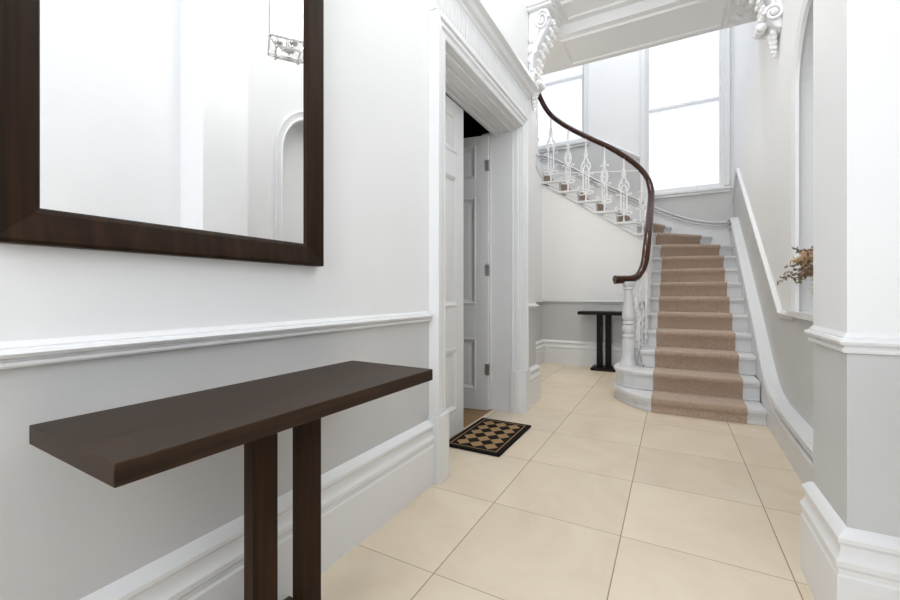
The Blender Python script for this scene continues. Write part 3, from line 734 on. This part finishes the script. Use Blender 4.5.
# one ornate cast baluster, in local (s across, z up), length 1
def scroll(cx, cz, r, a0, a1, n=10): return [(cx*1.35+r*1.3*math.cos(R(a0+(a1-a0)*i/n)), cz+r*math.sin(R(a0+(a1-a0)*i/n))) for i in range(n+1)]
def baluster_mesh():
    m = MB(); rr = .0105
    def T(pts, r=rr, seg=5): m.tube([(x*1.25, 0, z) for x, z in pts], r*1.0, seg, up=(0, 1, 0))
    m.tube([(0, 0, 0), (0, 0, .10)], [.012, .008], 6, up=(0, 1, 0)); m.ball((0, 0, .10), .013, 8, 5)
    for s in (-1, 1):
        T(scroll(s*.034, .130, .028, -90, 270, 14))
        T([(s*.026, .17), (s*.034, .22), (s*.030, .30), (s*.032, .40), (s*.034, .48)], .0115)
        m.ball((s*.031, 0, .30), .010, 7, 4); m.ball((s*.033, 0, .40), .010, 7, 4)
        T([(s*.034, .48), (s*.052, .53), (s*.048, .59), (s*.026, .64), (s*.010, .70), (0, .75)], .0115)
        T([(s*.034, .48), (s*.022, .545), (s*.012, .57), (0, .578)])
        T(scroll(s*.020, .615, .012, -90, 270, 8), .0065)
        T(scroll(s*.050, .225, .020, 60, 360, 9), .0075)
    for s in (-1, 1):
        T(scroll(s*.050, .43, .014, -90, 250, 8), .007); T([(s*.005, .70), (s*.022, .735), (s*.012, .775), (0, .79)], .007)
    m.ball((0, 0, .28), .016, 8, 5)
    T([(0, .10), (0, .22), (0, .36)], .0085); m.tube([(0, 0, .34), (0, 0, .39), (0, 0, .45)], [.012, .009, .002], 6, up=(0, 1, 0))
    T([(-.034, .48), (.034, .48)], .006); T([(-.030, .185), (.030, .185)], .006)
    m.tube([(0, 0, .74), (0, 0, .80), (0, 0, .86), (0, 0, 1.0)], [.013, .021, .011, .008], 6, up=(0, 1, 0)); m.ball((0, 0, .80), .022, 8, 5)
    return m
def baluster_mesh_lozenge():
    m = MB()
    def T(pts, r=.0105, seg=5): m.tube([(x*1.25, 0, z) for x, z in pts], r, seg, up=(0, 1, 0))
    m.tube([(0, 0, 0), (0, 0, .10)], [.013, .009], 6, up=(0, 1, 0)); m.ball((0, 0, .10), .015, 8, 5)
    for s in (-1, 1):
        T(scroll(s*.030, .150, .026, -90, 270, 14)); T(scroll(s*.052, .215, .016, 40, 330, 9), .0075)
        T([(s*.022, .19), (s*.026, .26), (s*.026, .36), (s*.020, .40)])
        T([(0, .39), (s*.026, .45), (s*.036, .53), (s*.026, .61), (0, .68)], .0115); T([(0, .43), (s*.014, .49), (s*.018, .53), (s*.014, .57), (0, .63)], .008)
        T(scroll(s*.040, .415, .014, -90, 220, 8), .0075); m.ball((s*.045, 0, .53), .012, 7, 4); T(scroll(s*.020, .700, .013, -90, 230, 8), .0075)
    T([(0, .10), (0, .39)], .0085); m.ball((0, 0, .30), .016, 8, 5); m.ball((0, 0, .53), .013, 8, 5)
    m.tube([(0, 0, .67), (0, 0, .74), (0, 0, .80), (0, 0, .88), (0, 0, 1.0)], [.012, .020, .012, .010, .008], 6, up=(0, 1, 0)); m.ball((0, 0, .735), .022, 8, 5)
    return m
bm1 = baluster_mesh_lozenge().build('baluster', IRON, None, 50); loz_data = bm1.data; bpy.data.objects.remove(bm1)
bm0 = baluster_mesh().build('baluster', IRON, None, 50)
bmesh_data = bm0.data; bpy.data.objects.remove(bm0)
def railz(x, y):
    return min(rc, key=lambda p: (p.x-x)**2+(p.y-y)**2).z-.03
spots = []
for k in range(3, 9):
    y = Y1+g_*(k-1)+.10
    if y > 4.9: spots.append((XI+.012, y, Z(k), 90))
    spots.append((XI+.012, y+.14, Z(k), 90)) if y+.14 > 4.9 and y+.14 < 6.2 else None
spots += [(-.30, 6.245, Z(9), 60), (-.365, 6.305, Z(11), 20)]
for k in range(12, 17): spots.append((-.61-.261*(k-12), YF+.012, Z(k), 0))
for y in (6.12, 5.9, 5.75, 5.6): spots.append((-1.815, y, Z(17) if y > 6.05 else Z(18)+(6.05-y)/.27*r_, 90))
for i, (x, y, zb, a) in enumerate(spots):
    o = bpy.data.objects.new('baluster', loz_data if i % 2 else bmesh_data); COL.objects.link(o); o.parent = bal
    o.location = Vector((x, y, zb))-wloc(bal); o.rotation_euler = (0, 0, R(a)); o.scale = (1, 1, max(railz(x, y)-zb, .5))
# two slim balusters rising from the curtail step behind the newel
for x, y in ((-.345, 4.87), (-.315, 4.96)):
    o = bpy.data.objects.new('baluster', bmesh_data); COL.objects.link(o); o.parent = bal
    o.location = Vector((x, y, Z(2)))-wloc(bal); o.rotation_euler = (0, 0, R(55)); o.scale = (1, 1, railz(x, y)-Z(2))
tr_ = MB(); tr_.tube([(-1.79, YF+.012, 2.93), (-1.1, YF+.012, 2.86), (-.42, YF+.012, 2.79)], .006, 6); tr_.build('tie_rod', IRON, bal)

# ------------------------------------------------------------------ corbels
def corbel(label, x, y, s, pr=1.):
    """s=+1: wall on the left, projects toward +X"""
    zt = 3.80; root = empty('plaster_corbel', (x, y, zt-.80), label, 'bracket', 'plaster brackets under the landing')
    def P(o_, yy, zz): return (x+s*o_*pr, y+yy, zt+zz)
    prof = [(0, -.78), (.045, -.76), (.075, -.70), (.070, -.63), (.060, -.56), (.075, -.48), (.12, -.40), (.17, -.33), (.23, -.27), (.28, -.20), (.30, -.13), (.285, -.075), (.26, -.05), (0, -.05)]
    w = .125
    b = MB(); b.rings([[P(o_, yy, zz) for o_, zz in prof] for yy in (-w, w)])
    b.build('body', PLASTER, root, False, .015, 3)
    ab = MB(); a0, a1 = sorted((x, x+s*.34*pr)); ab.box((a0, y-w-.04, zt-.05), (a1, y+w+.04, zt-.025)); a0, a1 = sorted((x, x+s*.37*pr)); ab.box((a0, y-w-.06, zt-.025), (a1, y+w+.06, zt))
    ab.build('abacus', PLASTER, root, False, .006)
    # side volutes
    for side in (-1, 1):
        v = MB()
        for (oc, zc, r0, turns) in ((.20, -.16, .085, 2.2), (.055, -.66, .05, 1.8)):
            pts = []
            for i in range(40):
                t = i/39; a = t*turns*2*PI; rr = r0*(1-t)**.8+.008; pts.append(P(oc+rr*math.cos(a), side*(w+.012), zc+rr*math.sin(a)))
            v.tube(pts, [.017*(1-.5*i/39) for i in range(40)], 6, up=(0, 1, 0)); v.ball(P(oc, side*(w+.012), zc), .022, 8, 6)
        pts = [P(o_, side*(w+.010), zz) for o_, zz in ((.14, -.24), (.10, -.34), (.075, -.44), (.06, -.54), (.055, -.62))]
        v.tube(pts, [.02, .016, .014, .014, .014], 6, up=(0, 1, 0))
        for o_, zz, r in ((.05, -.30, .035), (.03, -.40, .03), (.03, -.50, .026), (.10, -.42, .022)):
            v.ball(P(o_, side*(w+.004), zz), r, 8, 6, 0, (1, .5, 1.5))
        v.build('volute', PLASTER, root, 60)
    # acanthus leaf down the front: lobes in pairs round a curved midrib
    lf = MB(); spine = [(.30, -.11), (.305, -.17), (.275, -.24), (.225, -.305), (.175, -.36), (.13, -.42), (.095, -.49), (.08, -.56), (.088, -.63), (.10, -.70)]
    lf.tube([P(o_+.012, 0, zz) for o_, zz in spine], [.018]*len(spine), 6, up=(0, 1, 0))
    for i, (o_, zz) in enumerate(spine[1:-1]):
        for side in (-1, 1):
            L_ = .085*(1-.05*i)
            for q in range(3):
                f = (q+.6)/3
                lf.ball(P(o_+.016+.018*math.sin(f*PI), side*L_*f*1.05, zz-.03+.035*f), .026*(1.1-.35*f), 8, 6, 0, (.75, 1.2, .85))
    for side in (-1, 0, 1): lf.ball(P(.115, side*.05, -.705), .034, 8, 6, 0, (1.2, .9, .9))
    lf.build('acanthus_leaf', PLASTER, root, 60)
    # pendant husks below
    pd = MB()
    for i in range(5):
        for side in (-1, 1): pd.ball(P(.04-.004*i, side*(.05-.010*i), -.76-.035*i), .026-.003*i, 8, 6, 0, (1, .9, 1.2))
        pd.ball(P(.052-.006*i, 0, -.775-.037*i), .026-.003*i, 8, 6, 0, (1, .9, 1.2))
    pd.build('pendant_drop', PLASTER, root, 60)
    return root
corbel('ornate white plaster bracket above the end of the door cornice', XL, 3.93, 1, .68)
corbel('ornate white plaster bracket high on the right wall', XR-.042, 3.93, -1)

# ------------------------------------------------------------------ lantern
LX, LY, LZ = -.20, 1.83, 2.555
ln = empty('pendant_lantern', (LX, LY, LZ), 'lit glass hall lantern hanging from the ceiling, seen in the big mirror', 'lamp')
h = .11
f = MB()
for sx in (-1, 1):
    for sy in (-1, 1):
        f.box((LX+sx*h-.006, LY+sy*h-.006, LZ+.10), (LX+sx*h+.006, LY+sy*h+.006, LZ+.56))
        f.tube([(LX+sx*h, LY+sy*h, LZ+.10), (LX+sx*h*.95, LY+sy*h*.95, LZ+.085), (LX+sx*h*.64, LY+sy*h*.64, LZ+.062)], .005, 6)
        f.tube([(LX+sx*h, LY+sy*h, LZ+.56), (LX+sx*h*.6, LY+sy*h*.6, LZ+.62), (LX+sx*.02, LY+sy*.02, LZ+.72)], .005, 6)
        f.ball((LX+sx*h*.64, LY+sy*h*.64, LZ+.055), .010, 8, 6); f.ball((LX+sx*h, LY+sy*h, LZ+.095), .011, 8, 6)
for z, q in ((.10, 1), (.56, 1), (.062, .64)):
    e = h*q
    for sgn in (-1, 1):
        f.box((LX-e, LY+sgn*e-.005, LZ+z-.005), (LX+e, LY+sgn*e+.005, LZ+z+.005)); f.box((LX+sgn*e-.005, LY-e, LZ+z-.005), (LX+sgn*e+.005, LY+e, LZ+z+.005))
f.build('frame', CHROME, ln, 50)
gl = MB()
for sgn in (-1, 1):
    gl.box((LX-h+.006, LY+sgn*h-.001, LZ+.106), (LX+h-.006, LY+sgn*h+.001, LZ+.554)); gl.box((LX+sgn*h-.001, LY-h+.006, LZ+.106), (LX+sgn*h+.001, LY+h-.006, LZ+.554))
gl.build('glass', LGLASS, ln)
cl = MB(); cl.lathe([(.006, .0), (.022, .0), (.022, .02), (.008, .03), (.008, .66), (.02, .70), (.012, .74)], (LX, LY, LZ+.08), 14)
for k in range(3):
    a = k*2*PI/3+.4; x, y = LX+.055*math.cos(a), LY+.055*math.sin(a)
    cl.tube([(LX, LY, LZ+.10), ((LX+x)/2, (LY+y)/2, LZ+.075), (x, y, LZ+.11)], .005, 6); cl.lathe([(.008, 0), (.026, .006), (.028, .014), (.012, .018), (.012, .09)], (x, y, LZ+.105), 12)
clo = cl.build('candle_cluster', CHROME, ln, 50)
for k in range(3):
    a = k*2*PI/3+.4; x, y = LX+.055*math.cos(a), LY+.055*math.sin(a)
    MB().lathe([(.008, 0), (.016, .02), (.018, .04), (.010, .075), (.003, .095)], (x, y, LZ+.195), 12).build('bulb', BULB, clo, 60)
ln.rotation_euler = (0, 0, R(36))
ch = MB()
zc = LZ+.81; i = 0
while zc < 4.30:
    pts = [(LX+(.010*math.cos(2*PI*q/10) if i % 2 else 0), LY+(0 if i % 2 else .010*math.cos(2*PI*q/10)), zc+.018*math.sin(2*PI*q/10)) for q in range(10)]
    ch.tube(pts, .0028, 5, up=(0, 1, 0) if i % 2 else (1, 0, 0), closed=True); zc += .030; i += 1
ch.build('chain', CHROME, ln, 50)
MB().lathe([(.055, 0), (.055, .012), (.035, .03), (.012, .05)][::-1] and [(.012, -.05), (.035, -.03), (.055, -.012), (.055, 0)], (LX, LY, 4.35), 20).build('ceiling_rose', CHROME, ln, 50)

# ------------------------------------------------------------------ vase and dried flowers in the niche
VX, VY, VZ = .785, 2.90, NZ0
VZ += .007
vs = MB(); vs.lathe([(.02, 0), (.05, .0), (.062, .02), (.07, .08), (.058, .15), (.035, .19), (.034, .205), (.042, .215), (.036, .212), (.028, .20), (.028, .05), (.01, .04)], (VX, VY, VZ), 24)
tag(vs.build('vase', CERAM, None, 50, origin=(VX, VY, VZ)), 'white vase behind the pier in the arched niche, holding dried flowers', 'vase')
bq = empty('dried_flower_bouquet', (VX, VY, VZ+.05), 'bouquet of brown and peach dried flowers sticking out past the square pier', 'flowers')
rnd = random.Random(11)
def leaf(m, c, d, L_, W_, mi):
    d = Vector(d).normalized(); s = d.cross(Vector((rnd.uniform(-1, 1), rnd.uniform(-1, 1), rnd.uniform(-1, 1)))).normalized(); n = d.cross(s)
    c = Vector(c); q = [c, c+d*L_*.35+s*W_*.5+n*.002, c+d*L_*.75+s*W_*.38, c+d*L_+n*.004, c+d*L_*.75-s*W_*.38, c+d*L_*.35-s*W_*.5+n*.002]
    m.add([p+n*.0008 for p in q]+[p-n*.0008 for p in q], [(0,1,2,3,4,5), (11,10,9,8,7,6)]+[(i, (i+1) % 6, (i+1) % 6+6, i+6) for i in range(6)], mi)
tips = [((.63, 3.50, 1.245), 'l'), ((.66, 3.53, 1.27), 'l'), ((.66, 3.46, 1.30), 'l'), ((.68, 3.52, 1.35), 'l'), ((.70, 3.45, 1.26), 'l'), ((.71, 3.42, 1.37), 'l'), ((.73, 3.47, 1.24), 'l'),
        ((.77, 3.44, 1.42), 'l'), ((.80, 3.40, 1.46), 'l'), ((.755, 3.44, 1.38), 'p'), ((.77, 3.42, 1.42), 'p'), ((.775, 3.44, 1.31), 'p'), ((.74, 3.44, 1.28), 't'), ((.82, 3.40, 1.25), 't'), ((.80, 3.36, 1.30), 't'),
        ((.80, 3.44, 1.10), 'g'), ((.82, 3.40, 1.07), 'g'), ((.68, 2.70, 1.30), 'l'), ((.80, 2.62, 1.36), 'l'), ((.84, 2.78, 1.44), 'p'), ((.66, 2.95, 1.38), 'l'), ((.70, 3.10, 1.33), 't'), ((.85, 3.15, 1.36), 'l')]
for (tx, ty, tz), kd in tips:
    if ty > 3.3: tx, ty, tz = tx*.90, ty*.90, 1.07+(tz-1.07)*.90-.02      # lean out of the niche, clear of its side
    else: tx, ty = tx-.06, ty-.06
    m = MB(); base = Vector((VX+rnd.uniform(-.012, .012), VY+rnd.uniform(-.012, .012), VZ+.06)); neck = Vector((VX+rnd.uniform(-.015, .015), VY+rnd.uniform(-.015, .015), VZ+.21)); tip = Vector((tx, ty, tz-(.07 if kd != 'g' else 0)))
    mid = neck.lerp(tip, .5)+Vector((0, 0, .05 if kd != 'g' else .14)); pth = catmull([base, neck, mid, tip], 6)
    m.tube(pth, [.0028-.0014*i/len(pth) for i in range(len(pth))], 5, 0)
    mm = {'l': LEAFM, 'p': PEACH, 't': TANM, 'g': PALEG}[kd]
    n = len(pth)
    if kd == 'l':
        for i in range(n//2+1, n):
            dd = (pth[i]-pth[i-1]).normalized()
            for q in range(2):
                v = (dd*.6+Vector((rnd.uniform(-1, 1), rnd.uniform(-1, 1), rnd.uniform(-1, 1)))).normalized(); leaf(m, pth[i], v, rnd.uniform(.016, .028), rnd.uniform(.011, .017), 1)
    elif kd == 'p':
        for q in range(70):
            v = Vector((rnd.gauss(0, 1), rnd.gauss(0, 1), rnd.gauss(0, 1))).normalized(); leaf(m, tip+v*rnd.uniform(0, .022), v, rnd.uniform(.02, .036), .012, 1)
    else:
        for q in range(46):
            i = rnd.randint(n//2, n-1); dd = (pth[i]-pth[i-1]).normalized(); v = (dd+Vector((rnd.gauss(0, .5), rnd.gauss(0, .5), rnd.gauss(0, .5)))).normalized(); leaf(m, pth[i], v, rnd.uniform(.03, .055), .004, 1)
    m.build('flower_stem', [STEMM, mm], bq)

# ------------------------------------------------------------------ light
w = bpy.data.worlds.new('sky'); sc.world = w; w.use_nodes = True
bg = w.node_tree.nodes['Background']; bg.inputs['Color'].default_value = (.945, .96, 1, 1); bg.inputs['Strength'].default_value = 1.46
def area(name, loc, rot, sx, sy, e, col=(1, 1, 1), portal=False):
    l = bpy.data.lights.new(name, 'AREA'); l.shape = 'RECTANGLE'; l.size = sx; l.size_y = sy; l.energy = e; l.color = col
    o = bpy.data.objects.new(name, l); COL.objects.link(o); o.location = loc; o.rotation_euler = rot
    if portal: l.cycles.is_portal = True
    return o
area('portal_entrance', (-.22, -1.75, 2.425), (R(90), 0, 0), 1.76, 2.95, 1, portal=True)
area('portal_window', ((W2[0]+W2[1])/2, 7.45, (W2[2]+W2[3])/2), (R(-90), 0, 0), .95, 2.58, 1, portal=True)
area('portal_window', ((W1[0]+W1[1])/2, 7.45, (W1[2]+W1[3])/2), (R(-90), 0, 0), .95, 2.28, 1, portal=True)
def point(name, loc, e, r=.1, col=(1, 1, 1)):
    l = bpy.data.lights.new(name, 'POINT'); l.energy = e; l.shadow_soft_size = r; l.color = col
    o = bpy.data.objects.new(name, l); COL.objects.link(o); o.location = loc; return o
point('lantern_light', (LX, LY, LZ+.33), 20, .05, (1, .99, .975))
area('entrance_fill', (-.62, -1.45, 2.4), (R(90), 0, 0), .9, 2.8, 58, (.965, .98, 1))  # added fill inside the glazing, set left to reach past the pier
area('stairwell_fill', (-.6, 5.4, 6.5), (0, 0, 0), 1.2, 1.2, 68, (.96, .98, 1))  # unseen fill added over the well, with no fixture
area('landing_downlight', (-1.0, 4.6, 3.68), (0, 0, 0), .3, .3, 16, (1, .89, .70))
area('hall_fill', (-.25, 2.5, 4.30), (0, 0, 0), 1.2, 2.2, 30, (.985, .99, 1))  # broad soft fill added overhead, not an actual ceiling lamp

# ------------------------------------------------------------------ camera and view
cd = bpy.data.cameras.new('camera'); co = bpy.data.objects.new('camera', cd); COL.objects.link(co)
co.location = (0, 0, 1.07); co.rotation_euler = (R(90), 0, R(28.5))
cd.sensor_width = 36; cd.lens = 410/900*36; cd.shift_y = -6.7/900; cd.clip_start = .02
sc.camera = co
sc.view_settings.view_transform = 'Standard'; sc.view_settings.look = 'None'; sc.view_settings.gamma = 1; sc.view_settings.exposure = -0.20
sc.view_settings.use_curve_mapping = False
try:
    sc.cycles.use_denoising = True; sc.cycles.denoiser = 'OPENIMAGEDENOISE'
    sc.cycles.max_bounces = 12; sc.cycles.diffuse_bounces = 8; sc.cycles.transparent_max_bounces = 12
    sc.cycles.sample_clamp_indirect = 6
except Exception: pass
